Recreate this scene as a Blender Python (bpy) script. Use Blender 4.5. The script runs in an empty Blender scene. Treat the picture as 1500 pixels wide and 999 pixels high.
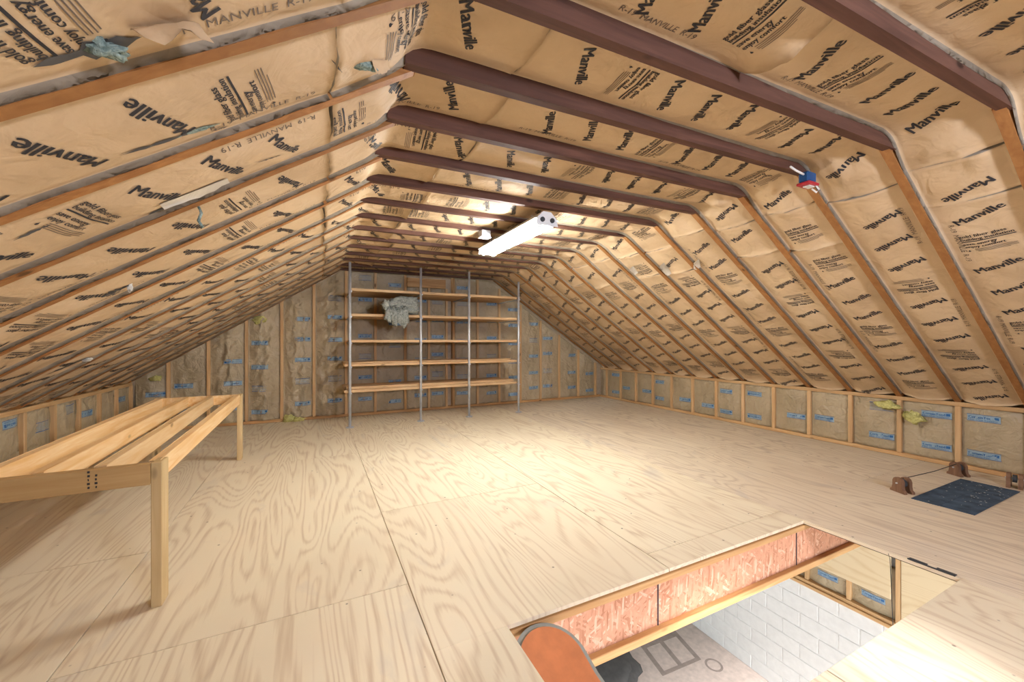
import bpy, bmesh, math, random
from mathutils import Vector, Matrix, noise
R = random.Random(7)
sc = bpy.context.scene
C = sc.collection

# ------------------------------------------------------------------ camera
cam_d = bpy.data.cameras.new('camera'); cam = bpy.data.objects.new('camera', cam_d); C.objects.link(cam)
cam_d.sensor_width = 36.0; cam_d.lens = 582.25/1500*36.0; cam_d.shift_y = -2.0/1500; cam_d.clip_start = 0.02
cam.location = (0, 0, 1.1652); cam.rotation_euler = (math.pi/2, 0, -0.4594)
sc.camera = cam
# ------------------------------------------------------------------ view, world, sun, daylight
sc.view_settings.view_transform = 'Standard'; sc.view_settings.look = 'None'
sc.view_settings.gamma = 1.0; sc.view_settings.use_curve_mapping = False
sc.view_settings.exposure = 0.18
W = bpy.data.worlds.new('sky'); sc.world = W; W.use_nodes = True
bg = W.node_tree.nodes['Background']; bg.inputs[0].default_value = (0.80, 0.90, 1.0, 1); bg.inputs[1].default_value = 5.0
sun_d = bpy.data.lights.new('sun', 'SUN'); sun_d.energy = 10.0; sun_d.angle = 0.13; sun_d.color = (1.0, 0.96, 0.98)
sun = bpy.data.objects.new('sun', sun_d); C.objects.link(sun)
sun.rotation_euler = Vector((0.06, 1.0, -0.60)).to_track_quat('-Z', 'Y').to_euler()
# daylight entering by the gable window behind the camera
wl_d = bpy.data.lights.new('window_daylight', 'AREA'); wl_d.shape = 'RECTANGLE'; wl_d.size = 0.64; wl_d.size_y = 0.44
wl_d.energy = 210.0; wl_d.color = (0.78, 0.83, 1.0)
wl = bpy.data.objects.new('window_daylight', wl_d); C.objects.link(wl)
wl.location = (1.70, -2.10, 1.64); wl.rotation_euler = (math.pi/2, 0, 0)

# ------------------------------------------------------------------ room measures (metres)
S = 0.4064; Y0 = 1.4427                       # 16 inch framing
def YK(k): return Y0 + S*k
DL = 0.117                                    # the left rafters stand a little further back than the right ones
def ydrift(s):
    if s < L1-0.3: return DL
    if s < L1+0.05: return DL-0.032*(s-L1+0.3)/0.35
    if s < L1+L2: return DL-0.032-(DL-0.020)*(s-L1-0.05)/(L2-0.05)
    return -0.012*max(0.0, 1-(s-L1-L2)/0.2)
K0, K1 = -8, 12
YF, YB = -2.0, 6.504
XL, XR, ZK, ZKL = -2.033, 5.235, 0.6018, 0.638
XA, XB, ZC = 0.3300, 2.763, 2.1953
L1 = math.hypot(XA-XL, ZC-ZKL); L2 = XB-XA; L3 = math.hypot(XR-XB, ZC-ZK)
TOT = L1+L2+L3
HX0, HX1, HY0, HY1 = 0.70, 2.815, 0.765, 1.46   # floor hatch

# ------------------------------------------------------------------ materials
MATS = {}
def mat(name, rough=0.7, spec=0.3):
    m = bpy.data.materials.new(name); m.use_nodes = True
    nt = m.node_tree; b = nt.nodes['Principled BSDF']
    b.inputs['Roughness'].default_value = rough; b.inputs['Specular IOR Level'].default_value = spec
    MATS[name] = m
    return m, nt, b
def nd(nt, t, **kw):
    n = nt.nodes.new(t)
    for k, v in kw.items():
        if k.startswith('_'): setattr(n, k[1:], v)
        else: n.inputs[k].default_value = v
    return n
def ramp(nt, fac, stops):
    r = nt.nodes.new('ShaderNodeValToRGB'); e = r.color_ramp.elements
    while len(e) < len(stops): e.new(0.5)
    for i, (p, c) in enumerate(stops): e[i].position = p; e[i].color = (*c, 1)
    nt.links.new(fac, r.inputs[0]); return r.outputs[0]
def coords(nt, scale, jitter=True, kind='Object'):
    tc = nt.nodes.new('ShaderNodeTexCoord'); mp = nt.nodes.new('ShaderNodeMapping'); mp.inputs['Scale'].default_value = scale
    nt.links.new(tc.outputs[kind], mp.inputs[0])
    if jitter:
        oi = nt.nodes.new('ShaderNodeObjectInfo'); mm = nd(nt, 'ShaderNodeMath', _operation='MULTIPLY'); mm.inputs[1].default_value = 37.0
        nt.links.new(oi.outputs['Random'], mm.inputs[0])
        cx = nt.nodes.new('ShaderNodeCombineXYZ')
        for i in range(3): nt.links.new(mm.outputs[0], cx.inputs[i])
        nt.links.new(cx.outputs[0], mp.inputs['Location'])
    return mp.outputs[0]
def noise_n(nt, vec, scale, detail=4, dist=0.0, rough=0.55):
    n = nd(nt, 'ShaderNodeTexNoise', Scale=scale, Detail=detail, Distortion=dist, Roughness=rough)
    nt.links.new(vec, n.inputs['Vector']); return n.outputs['Fac']
def mixc(nt, a, b, fac, mode='MIX'):
    m = nt.nodes.new('ShaderNodeMix'); m.data_type = 'RGBA'; m.blend_type = mode
    for s, i in ((a, 6), (b, 7)):
        if hasattr(s, 'links') or hasattr(s, 'node'): nt.links.new(s, m.inputs[i])
        else: m.inputs[i].default_value = (*s, 1)
    if hasattr(fac, 'node'): nt.links.new(fac, m.inputs[0])
    else: m.inputs[0].default_value = fac
    return m.outputs[2]
def bump(nt, b, h, strength, dist=0.01, prev=None):
    n = nd(nt, 'ShaderNodeBump', Strength=strength, Distance=dist); nt.links.new(h, n.inputs['Height'])
    if prev is not None: nt.links.new(prev, n.inputs['Normal'])
    nt.links.new(n.outputs[0], b.inputs['Normal']); return n.outputs[0]
def plain(name, col, rough=0.6, metal=0.0, spec=0.3, var=0.12):
    m, nt, b = mat(name, rough, spec); b.inputs['Metallic'].default_value = metal
    v = coords(nt, (1, 1, 1)); n = noise_n(nt, v, 14, 4)
    c = ramp(nt, n, [(0.3, tuple(x*(1-var) for x in col)), (0.7, tuple(min(1, x*(1+var)) for x in col))])
    nt.links.new(c, b.inputs['Base Color']); return m
def emit(name, col, s):
    m, nt, b = mat(name); b.inputs['Base Color'].default_value = (*col, 1)
    b.inputs['Emission Color'].default_value = (*col, 1); b.inputs['Emission Strength'].default_value = s; return m
def kraft(name, ca, cb, cc, wr=0.5, rough=0.62, spec=0.25):
    m, nt, b = mat(name, rough, spec)
    v = coords(nt, (1, 1, 1))
    c = ramp(nt, noise_n(nt, v, 2.2, 5), [(0.3, ca), (0.55, cb), (0.75, cc)])
    fib = noise_n(nt, coords(nt, (12, 60, 12)), 4, 5)
    c = mixc(nt, c, tuple(x*0.72 for x in cb), mixf(nt, fib, 0.62, 0.8, 0.35))
    nt.links.new(c, b.inputs['Base Color'])
    w1 = noise_n(nt, v, 7, 3, 1.2); w2 = noise_n(nt, v, 38, 4, 0.6)
    rid = nd(nt, 'ShaderNodeTexVoronoi', _feature='DISTANCE_TO_EDGE', Scale=5.0)
    dv = nt.nodes.new('ShaderNodeVectorMath'); dv.operation = 'ADD'; nt.links.new(v, dv.inputs[0])
    nz = nd(nt, 'ShaderNodeTexNoise', Scale=3.0, Detail=3); nt.links.new(v, nz.inputs['Vector']); nt.links.new(nz.outputs['Color'], dv.inputs[1])
    nt.links.new(dv.outputs[0], rid.inputs['Vector'])
    p = bump(nt, b, w1, 0.5*wr, 0.03); p = bump(nt, b, rid.outputs['Distance'], 0.35*wr, 0.02, p); bump(nt, b, w2, 0.25*wr, 0.006, p)
    return m
def mixf(nt, fac, lo, hi, amt):
    mr = nd(nt, 'ShaderNodeMapRange'); mr.inputs['From Min'].default_value = lo; mr.inputs['From Max'].default_value = hi
    mr.inputs['To Min'].default_value = 0; mr.inputs['To Max'].default_value = amt; mr.clamp = True
    nt.links.new(fac, mr.inputs['Value']); return mr.outputs[0]
def wood(name, ca, cb, axis=0, rough=0.6, knots=True, spec=0.25):
    m, nt, b = mat(name, rough, spec)
    sc3 = [14, 14, 14]; sc3[axis] = 0.9
    v = coords(nt, tuple(sc3)); g = noise_n(nt, v, 2.2, 6, 0.8)
    c = ramp(nt, g, [(0.28, cb), (0.5, tuple((x+y)/2 for x, y in zip(ca, cb))), (0.68, ca)])
    big = noise_n(nt, coords(nt, (1, 1, 1)), 1.1, 2)
    c = mixc(nt, c, tuple(x*0.72 for x in cb), mixf(nt, big, 0.52, 0.75, 0.55))
    oi = nt.nodes.new('ShaderNodeObjectInfo')
    c = mixc(nt, c, tuple(x*0.6 for x in ca), mixf(nt, oi.outputs['Random'], 0.0, 1.0, 0.45))
    if knots:
        ks = [3.4, 3.4, 3.4]; ks[axis] = 1.5
        vo = nd(nt, 'ShaderNodeTexVoronoi', Scale=1.6); nt.links.new(coords(nt, tuple(ks)), vo.inputs['Vector'])
        c = mixc(nt, c, tuple(x*0.30 for x in cb), mixf(nt, vo.outputs['Distance'], 0.10, 0.05, 0.85))
    nt.links.new(c, b.inputs['Base Color']); bump(nt, b, g, 0.15, 0.004)
    return m
def plywood(name, ca, cb, cc):
    m, nt, b = mat(name, 0.62, 0.25)
    v = coords(nt, (1.0, 0.16, 1.0))
    big = noise_n(nt, v, 2.4, 2, 0.5, 0.45)
    mu = nd(nt, 'ShaderNodeMath', _operation='MULTIPLY'); mu.inputs[1].default_value = 26.0; nt.links.new(big, mu.inputs[0])
    fr = nd(nt, 'ShaderNodeMath', _operation='PINGPONG'); fr.inputs[1].default_value = 0.5; nt.links.new(mu.outputs[0], fr.inputs[0])
    fine = noise_n(nt, coords(nt, (46, 1.6, 1)), 1.6, 5)
    ad = nd(nt, 'ShaderNodeMath', _operation='MULTIPLY_ADD'); ad.inputs[1].default_value = 0.9; nt.links.new(fr.outputs[0], ad.inputs[0])
    fm = nd(nt, 'ShaderNodeMath', _operation='MULTIPLY'); fm.inputs[1].default_value = 0.75; nt.links.new(fine, fm.inputs[0]); nt.links.new(fm.outputs[0], ad.inputs[2])
    c = ramp(nt, ad.outputs[0], [(0.30, cb), (0.46, tuple((x+y)/2 for x, y in zip(ca, cb))), (0.62, ca), (0.85, ca)])
    blot = noise_n(nt, coords(nt, (1, 0.6, 1)), 1.3, 4)
    c = mixc(nt, c, cc, mixf(nt, blot, 0.5, 0.72, 0.5))
    grey = noise_n(nt, coords(nt, (1.6, 0.7, 1)), 2.3, 5, 1.0)
    c = mixc(nt, c, (0.42, 0.40, 0.40), mixf(nt, grey, 0.60, 0.8, 0.45))
    vo = nd(nt, 'ShaderNodeTexVoronoi', Scale=7.0); nt.links.new(coords(nt, (1, 1, 0.01)), vo.inputs['Vector'])
    c = mixc(nt, c, (0.07, 0.045, 0.03), mixf(nt, vo.outputs['Distance'], 0.055, 0.03, 0.85))
    oi = nt.nodes.new('ShaderNodeObjectInfo')
    c = mixc(nt, c, cc, mixf(nt, oi.outputs['Random'], 0.0, 1.0, 0.35))
    nt.links.new(c, b.inputs['Base Color']); bump(nt, b, ad.outputs[0], 0.12, 0.003)
    return m
def osb(name, ca, cb, cc):
    m, nt, b = mat(name, 0.6, 0.3)
    v = coords(nt, (1, 1, 1), False); outs = []
    for ang, off in ((0.5, 0.0), (-0.6, 3.3), (1.5, 7.1)):
        mp = nt.nodes.new('ShaderNodeMapping'); mp.inputs['Rotation'].default_value = (0, ang, 0); nt.links.new(v, mp.inputs[0])
        m2 = nt.nodes.new('ShaderNodeMapping'); m2.inputs['Scale'].default_value = (16, 16, 85); m2.inputs['Location'].default_value = (off, off, off); nt.links.new(mp.outputs[0], m2.inputs[0])
        vo = nd(nt, 'ShaderNodeTexVoronoi', Scale=1.0); nt.links.new(m2.outputs[0], vo.inputs['Vector'])
        sp = nt.nodes.new('ShaderNodeSeparateColor'); nt.links.new(vo.outputs['Color'], sp.inputs[0]); outs.append(sp)
    c = ramp(nt, outs[0].outputs[0], [(0.05, cb), (0.35, ca), (0.8, ca), (0.95, cc)])
    for i in (1, 2):
        c2 = ramp(nt, outs[i].outputs[0], [(0.05, cb), (0.35, ca), (0.8, tuple(x*1.1 for x in ca)), (0.95, cc)])
        c = mixc(nt, c, c2, mixf(nt, outs[i].outputs[1], 0.55, 0.60, 1.0))
    n = noise_n(nt, coords(nt, (120, 120, 40), False), 1.0, 3)
    c = mixc(nt, c, cb, mixf(nt, n, 0.5, 0.75, 0.5))
    nt.links.new(c, b.inputs['Base Color']); bump(nt, b, outs[0].outputs[1], 0.25, 0.003)
    return m
def fluff(name, ca, cb):
    m, nt, b = mat(name, 0.95, 0.05)
    v = coords(nt, (1, 1, 1)); n = noise_n(nt, v, 45, 6, 1.5)
    nt.links.new(ramp(nt, n, [(0.3, cb), (0.65, ca)]), b.inputs['Base Color']); bump(nt, b, n, 0.9, 0.02); return m

kraft('kraft_ceiling', (0.53, 0.375, 0.22), (0.64, 0.465, 0.28), (0.70, 0.53, 0.34), 0.55)
kraft('kraft_back', (0.52, 0.46, 0.36), (0.66, 0.59, 0.47), (0.74, 0.67, 0.54), 0.5)
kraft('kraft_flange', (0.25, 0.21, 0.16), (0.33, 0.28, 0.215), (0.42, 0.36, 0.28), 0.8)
kraft('kraft_wall', (0.38, 0.30, 0.18), (0.47, 0.375, 0.235), (0.53, 0.44, 0.29), 1.7, 0.42, 0.4)
plain('ink_black', (0.035, 0.033, 0.036), 0.6)
plain('ink_grey', (0.16, 0.12, 0.09), 0.6)
plain('ink_blue', (0.035, 0.14, 0.34), 0.5)
plain('ink_pale_blue', (0.30, 0.42, 0.50), 0.5)
wood('pine_x', (0.72, 0.45, 0.20), (0.50, 0.25, 0.09), 0)
wood('pine_y', (0.74, 0.49, 0.24), (0.55, 0.30, 0.12), 1)
wood('pine_z', (0.78, 0.53, 0.28), (0.60, 0.34, 0.14), 2)
wood('rafter_wood', (0.46, 0.215, 0.07), (0.30, 0.12, 0.035), 0)
wood('tie_wood', (0.15, 0.068, 0.045), (0.07, 0.030, 0.020), 0)
wood('bench_y', (0.88, 0.66, 0.38), (0.74, 0.42, 0.15), 1, knots=True)
wood('bench_x', (0.60, 0.40, 0.18), (0.46, 0.27, 0.10), 0)
wood('bench_z', (0.72, 0.55, 0.30), (0.58, 0.40, 0.18), 2)
wood('shelf_wood', (0.78, 0.55, 0.31), (0.62, 0.37, 0.17), 0)
wood('pulley_wood', (0.30, 0.17, 0.10), (0.16, 0.08, 0.045), 2, knots=False)
plywood('plywood_floor', (0.83, 0.74, 0.55), (0.63, 0.50, 0.34), (0.72, 0.60, 0.43))
plywood('plywood_worn', (0.80, 0.70, 0.53), (0.55, 0.44, 0.32), (0.66, 0.54, 0.40))
plywood('plywood_wall', (0.80, 0.66, 0.42), (0.65, 0.48, 0.26), (0.72, 0.56, 0.34))
osb('osb_web', (0.60, 0.30, 0.18), (0.44, 0.19, 0.10), (0.72, 0.45, 0.31))
plain('glue_line', (0.06, 0.04, 0.045), 0.8)
plain('roof_deck', (0.10, 0.07, 0.05), 0.9)
plain('galvanised', (0.60, 0.63, 0.66), 0.42, 0.35)
plain('white_enamel', (0.82, 0.84, 0.85), 0.35, 0.0, 0.5, 0.02)
plain('dark_socket', (0.05, 0.055, 0.06), 0.5)
emit('tube_glow', (0.97, 0.97, 0.95), 170.0)
plain('shingle', (0.055, 0.085, 0.125), 0.9, 0.0, 0.2, 0.45)
plain('white_speck', (0.7, 0.7, 0.68), 0.9)
plain('blue_plastic', (0.02, 0.08, 0.22), 0.4)
plain('red_plastic', (0.45, 0.03, 0.04), 0.4)
plain('white_cable', (0.75, 0.73, 0.68), 0.5)
plain('black_cable', (0.03, 0.03, 0.03), 0.6)
plain('concrete', (0.60, 0.50, 0.43), 0.8)
plain('floor_mark', (0.33, 0.27, 0.23), 0.9)
plain('heap_and_rip_shade', (0.10, 0.095, 0.09), 0.9)  # dark tone of the heap, and of the shade painted into paper rips
plain('white_block', (0.80, 0.81, 0.78), 0.8, 0, 0.2, 0.04)
plain('mortar', (0.77, 0.78, 0.75), 0.9)
plain('copper_paint', (0.62, 0.22, 0.09), 0.42, 0.0, 0.4, 0.12)
plain('grey_rubber', (0.30, 0.31, 0.27), 0.7)
plain('gable_board', (0.50, 0.40, 0.28), 0.8)
fluff('fibre_grey', (0.50, 0.53, 0.48), (0.20, 0.22, 0.20))
fluff('fibre_yellow', (0.80, 0.75, 0.30), (0.55, 0.50, 0.16))
fluff('fibre_teal', (0.42, 0.52, 0.46), (0.13, 0.20, 0.19))
fluff('fibre_white', (0.85, 0.83, 0.76), (0.55, 0.52, 0.45))
m, nt, b = mat('window_glass', 0.02); b.inputs['Transmission Weight'].default_value = 1.0; b.inputs['IOR'].default_value = 1.05

# ------------------------------------------------------------------ mesh helpers
def obj(name, bm, mats, parent=None, smooth=False):
    me = bpy.data.meshes.new(name)
    if isinstance(bm, tuple):
        me.from_pydata(*bm[:3])
        if len(bm) > 3: me.polygons.foreach_set('material_index', bm[3])
    else: bm.to_mesh(me); bm.free()
    for mm in ([mats] if isinstance(mats, str) else mats): me.materials.append(MATS[mm])
    if smooth: me.polygons.foreach_set('use_smooth', [True]*len(me.polygons))
    me.update()
    o = bpy.data.objects.new(name, me); C.objects.link(o)
    if parent is not None: o.parent = parent; o.matrix_parent_inverse = parent.matrix_world.inverted()
    return o
def empty(name, loc=(0, 0, 0)):
    o = bpy.data.objects.new(name, None); o.location = loc; C.objects.link(o); o.empty_display_size = 0.1
    bpy.context.view_layer.update(); return o
def tag(o, label, cat=None, group=None, kind=None):
    o['label'] = label
    if cat: o['category'] = cat
    if group: o['group'] = group
    if kind: o['kind'] = kind
    return o
def abox(bm, x0, x1, y0, y1, z0, z1, bev=0.0):
    r = bmesh.ops.create_cube(bm, size=1.0)
    for v in r['verts']: v.co = Vector(((x0+x1)/2+v.co.x*(x1-x0), (y0+y1)/2+v.co.y*(y1-y0), (z0+z1)/2+v.co.z*(z1-z0)))
    if bev:
        es = list({e for v in r['verts'] for e in v.link_edges})
        bmesh.ops.bevel(bm, geom=es, offset=bev, segments=1, affect='EDGES')
    return bm
def box(name, x0, x1, y0, y1, z0, z1, mats, parent=None, bev=0.003):
    return obj(name, abox(bmesh.new(), x0, x1, y0, y1, z0, z1, bev), mats, parent)
def beam(bm, p, q, w, h, up=Vector((0, 0, 1)), bev=0.002):
    """bar from p to q; w across, h along up; p,q on the axis"""
    p, q = Vector(p), Vector(q); d = (q-p); L = d.length; d.normalize()
    side = d.cross(up).normalized(); u = side.cross(d)
    r = bmesh.ops.create_cube(bm, size=1.0)
    for v in r['verts']: v.co = p + d*(v.co.x+0.5)*L + side*v.co.y*w + u*v.co.z*h
    if bev: bmesh.ops.bevel(bm, geom=list({e for v in r['verts'] for e in v.link_edges}), offset=bev, segments=1, affect='EDGES')
    return bm
def tube(bm, pts, r, n=8, cap=True):
    pts = [Vector(p) for p in pts]; rings = []
    for i, p in enumerate(pts):
        d = (pts[min(i+1, len(pts)-1)]-pts[max(i-1, 0)]).normalized()
        a = d.cross(Vector((0, 0, 1)) if abs(d.z) < 0.9 else Vector((1, 0, 0))).normalized(); b2 = d.cross(a)
        rings.append([bm.verts.new(p + a*math.cos(t*2*math.pi/n)*r + b2*math.sin(t*2*math.pi/n)*r) for t in range(n)])
    for A, B in zip(rings, rings[1:]):
        for t in range(n): bm.faces.new((A[t], A[(t+1) % n], B[(t+1) % n], B[t]))
    if cap: bm.faces.new(rings[0][::-1]); bm.faces.new(rings[-1])
    return bm
def prism(bm, pts, ax, lo, hi):
    """closed outline pts (2-D) extruded along axis ax from lo to hi"""
    def P(a, b2, c):
        return Vector((c, a, b2)) if ax == 0 else Vector((a, c, b2)) if ax == 1 else Vector((a, b2, c))
    A = [bm.verts.new(P(x, y, lo)) for x, y in pts]; B = [bm.verts.new(P(x, y, hi)) for x, y in pts]
    n = len(pts); bm.faces.new(A); bm.faces.new(B[::-1])
    for i in range(n): bm.faces.new((A[i], B[i], B[(i+1) % n], A[(i+1) % n]))
    bmesh.ops.recalc_face_normals(bm, faces=bm.faces[:]); return bm
def blob(bm, c, size, seed, sub=3, amp=0.35, freq=5.0):
    r = bmesh.ops.create_icosphere(bm, subdivisions=sub, radius=1.0)
    for v in r['verts']:
        n = v.co.normalized(); k = 1 + amp*noise.fractal(n*1.6+Vector((seed, seed*2.3, 0)), 0.8, 2.0, 4) + 0.18*noise.noise(n*freq+Vector((0, seed, 3)))
        v.co = Vector(c) + Vector((n.x*size[0], n.y*size[1], n.z*size[2]))*k
    return bm

# ------------------------------------------------------------------ lettering (flat print laid onto the paper surfaces)
_tc = {}
def text_mesh(s, bold=0.0):
    key = (s, bold)
    if key in _tc: return _tc[key]
    cu = bpy.data.curves.new('t', 'FONT'); cu.body = s; cu.resolution_u = 2; cu.offset = bold; cu.fill_mode = 'FRONT'
    o = bpy.data.objects.new('t', cu); C.objects.link(o); dg = bpy.context.evaluated_depsgraph_get()
    me = o.evaluated_get(dg).to_mesh(); vs = [(v.co.x, v.co.y) for v in me.vertices]; fs = [tuple(p.vertices) for p in me.polygons]
    o.evaluated_get(dg).to_mesh_clear(); bpy.data.objects.remove(o); bpy.data.curves.remove(cu)
    x0 = min(v[0] for v in vs); x1 = max(v[0] for v in vs); w = x1-x0
    vs = [((x-x0)/w-0.5, y/w) for x, y in vs]                 # width 1, baseline 0
    _tc[key] = (vs, fs); return _tc[key]
class Print:
    """collects print in local (u,v) of a surface; mats by index"""
    def __init__(self): self.v = []; self.f = []; self.m = []
    def put(self, vs, fs, mi, c, ang, size, flip):
        k = len(self.v); ca, sa = math.cos(ang), math.sin(ang)
        for x, y in vs:
            x *= size; y *= size; self.v.append(flip(c, x*ca-y*sa, x*sa+y*ca))
        self.f += [tuple(i+k for i in f) for f in fs]; self.m += [mi]*len(fs)
    def text(self, s, c, dx, dy, w, mi, ang, flip, bold=0.0):
        vs, fs = text_mesh(s, bold); self.put([(x+dx/w, y+dy/w) for x, y in vs], fs, mi, c, ang, w, flip)
    def bar(self, c, dx, dy, w, h, mi, ang, flip):
        n = max(1, int(w/0.03)); vs = []; fs = []
        for i in range(n+1): vs += [(dx-w/2+w*i/n, dy), (dx-w/2+w*i/n, dy+h)]
        for i in range(n): fs.append((2*i, 2*i+2, 2*i+3, 2*i+1))
        self.put(vs, fs, mi, c, ang, 1.0, flip)
FLAME = [(0, 0), (0.35, 0.12), (0.42, 0.5), (0.2, 0.8), (0.05, 1.25), (-0.12, 0.8), (-0.4, 0.55), (-0.35, 0.12)]
def info_block(P, c, ang, flip, k=1.3):
    for s_, dx, dy, w in (('gold fiber glass', 0.0, 0.050, 0.145), ('building insulation', 0.008, 0.029, 0.160), ('save energy', -0.022, -0.003, 0.105), ('enjoy comfort', -0.012, -0.023, 0.125)):
        for e in (-0.0006, 0.0006): P.text(s_, c, (dx+e)*k, dy*k, w*k, 0, ang, flip)
    P.bar(c, 0.008*k, 0.0185*k, 0.165*k, 0.005*k, 0, ang, flip)
    P.put([((x*0.010-0.070)*k, (y*0.010-0.050)*k) for x, y in FLAME], [tuple(range(8))], 0, c, ang, 1.0, flip)
    for i in range(4): P.bar(c, (0.015-0.01*(i == 3))*k, (-0.034-0.0065*i)*k, (0.13-0.03*(i == 3))*k, 0.0022*k, 1, ang, flip)

# ------------------------------------------------------------------ roof profile path: left eave - left crease - right crease - right eave
def path(s):
    """rounded roof profile: returns X,Z and inward normal (x,z)"""
    def seg(s):
        if s < L1: t = s/L1; return Vector((XL+(XA-XL)*t, ZKL+(ZC-ZKL)*t))
        if s < L1+L2: return Vector((XA+s-L1, ZC))
        t = (s-L1-L2)/L3; return Vector((XB+(XR-XB)*t, ZC+(ZK-ZC)*t))
    r = 0.06 if s < L1+1 else 0.10
    p = (seg(s-r)+seg(s-r*0.33)+seg(s+r*0.33)+seg(s+r))/4 if 0.2 < s < TOT-0.2 else seg(s)
    q = seg(s+0.06)-seg(s-0.06); q.normalize()
    return p, Vector((q.y, -q.x))
def sstep(a, b2, x):
    t = min(1, max(0, (x-a)/(b2-a))); return t*t*(3-2*t)
SURF = []
def make_batt(parent, s0, s1, y0, y1, seed, orient, phase, crump=1.0, text=True, frec=0.05, droop=0.0):
    w = y1-y0; ni = max(6, int((s1-s0)/0.028)); nj = 20
    cols = [0, 0.005] + [0.005+(w-0.01)*j/(nj-2) for j in range(1, nj-2)] + [w-0.005, w]
    nj = len(cols)-1
    dip0 = R.uniform(0.003, 0.014); dip1 = R.uniform(0.003, 0.014)*(2.2 if crump > 1.3 else 1); tl0 = R.uniform(-.02, .02); tl1 = R.uniform(-.02, .02)
    def surf(s, a):
        p, n = path(s)
        fl = sstep(L1-0.09, L1+0.05, s)*(1-sstep(L1+L2-0.08, L1+L2+0.12, s))
        rec = (0.022 if s < L1+L2/2 else 0.036)*(1-fl)+frec*fl
        cre = math.exp(-((s-L1-L2)/0.22)**2) + 0.8*math.exp(-((s-L1)/0.2)**2)
        e = math.sin(math.pi*min(1, max(0, a/w)))
        h = -rec + 0.016*e
        q = Vector((s*2.3, a*3.5, seed*1.7))
        h += e*(0.010*noise.noise(q) + crump*0.007*noise.noise(q*3.1) + cre*0.030*noise.noise(Vector((s*9, a*6, seed))) + (0.15*crump+cre)*0.016*(1-abs(noise.noise(Vector((s*4+a*5, a*7-s*3, seed+3)))))**6)
        h += e**0.5*(dip0*math.exp(-(s-s0)/0.035) + dip1*math.exp(-(s1-s)/0.035))
        if droop: h += droop*e**0.7*math.exp(-(s1-s)/0.07)*(0.6+0.8*a/w)
        return Vector((p.x+n.x*h, y0+a+ydrift(s), p.y+n.y*h)), n
    SURF.append((s0, s1, y0, w, surf))
    def edge(s, a):
        p, n = path(s); fl = sstep(L1-0.1, L1+0.1, s)*(1-sstep(L1+L2-0.1, L1+L2+0.1, s))
        h = -((0.003 if s < L1+L2/2 else 0.012)*(1-fl)+(frec-0.02)*fl)+0.005*noise.noise(Vector((s*6, a*9, seed+5)))
        return Vector((p.x+n.x*h, y0+a+ydrift(s), p.y+n.y*h))
    V = []; F = []; M = []
    for i in range(ni+1):
        for j, a in enumerate(cols):
            t = i/ni; s = s0+(s1-s0)*t + ((tl0*(1-t)+tl1*t)*(a/w-0.5) + 0.006*noise.noise(Vector((a*20, seed, 0))))*(abs(2*t-1)**4)
            V.append(edge(s, a) if j in (0, nj) else surf(s, a)[0])
    n1 = nj+1
    for i in range(ni):
        for j in range(nj):
            F.append((i*n1+j, (i+1)*n1+j, (i+1)*n1+j+1, i*n1+j+1)); M.append(1 if j in (0, nj-1) else 0)
    k = len(V)                                                   # back of the batt
    for i in range(ni+1):
        p, n = path(s0+(s1-s0)*i/ni)
        for a in (0, w): V.append(Vector((p.x-n.x*0.165, y0+a+ydrift(s0+(s1-s0)*i/ni), p.y-n.y*0.165)))
    for i in range(ni):
        F.append((i*n1, k+2*i, k+2*i+2, (i+1)*n1)); M.append(1)
        F.append((i*n1+nj, (i+1)*n1+nj, k+2*i+3, k+2*i+1)); M.append(1)
        F.append((k+2*i, k+2*i+1, k+2*i+3, k+2*i+2)); M.append(1)
    for i, kk in ((0, k), (ni, k+2*ni)):
        F.append(tuple(i*n1+j for j in range(n1)) + (kk+1, kk)); M.append(1)
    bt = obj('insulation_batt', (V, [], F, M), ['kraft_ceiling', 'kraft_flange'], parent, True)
    if text:
        P = Print(); sg = 1 if orient else -1
        def flip(c, x, y):                                        # reading dir -Y / +Y, letters not mirrored from the room
            s = c[0] - sg*y; a = c[1] - sg*x
            s = min(max(s, s0+0.002), s1-0.002); a = min(max(a, 0.012), w-0.012)
            q, n = surf(s, a); return q + Vector((n.x, 0, n.y))*0.0022
        pitch = 0.229; i0 = math.ceil((s0-phase)/pitch)
        for i in range(i0, int((s1-phase)/pitch)+1):
            s = phase+i*pitch; a = w/2+R.uniform(-0.02, 0.02)
            if s < s0-0.02 or s > s1+0.02: continue
            if (i % 4) == 0:
                if s0+0.08 < s < s1-0.08: info_block(P, (s, a), math.radians(6), flip)
            elif s0+0.05 < s < s1-0.05: [P.text('Manville', (s, a), dx_, -0.02+dy_, 0.215, 0, math.radians(25), flip) for dx_, dy_ in ((-0.0021, 0), (0, 0.0008), (0.0021, 0))]
        def flip2(c, x, y):
            s = c[0] + sg*x; a = c[1] - sg*y
            s = min(max(s, s0+0.002), s1-0.002); a = min(max(a, 0.012), w-0.012)
            q, n = surf(s, a); return q + Vector((n.x, 0, n.y))*0.0022
        s = s0+0.35
        while s < s1-0.2:
            P.text('R-19  MANVILLE  R-19', (s, w/2+sg*0.135), 0, 0, 0.34, 1, 0, flip2, 0.0); s += 0.95
        if P.f: obj('printed_lettering', (P.v, [], P.f, P.m), ['ink_black', 'ink_grey'], bt)
    return bt

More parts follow.
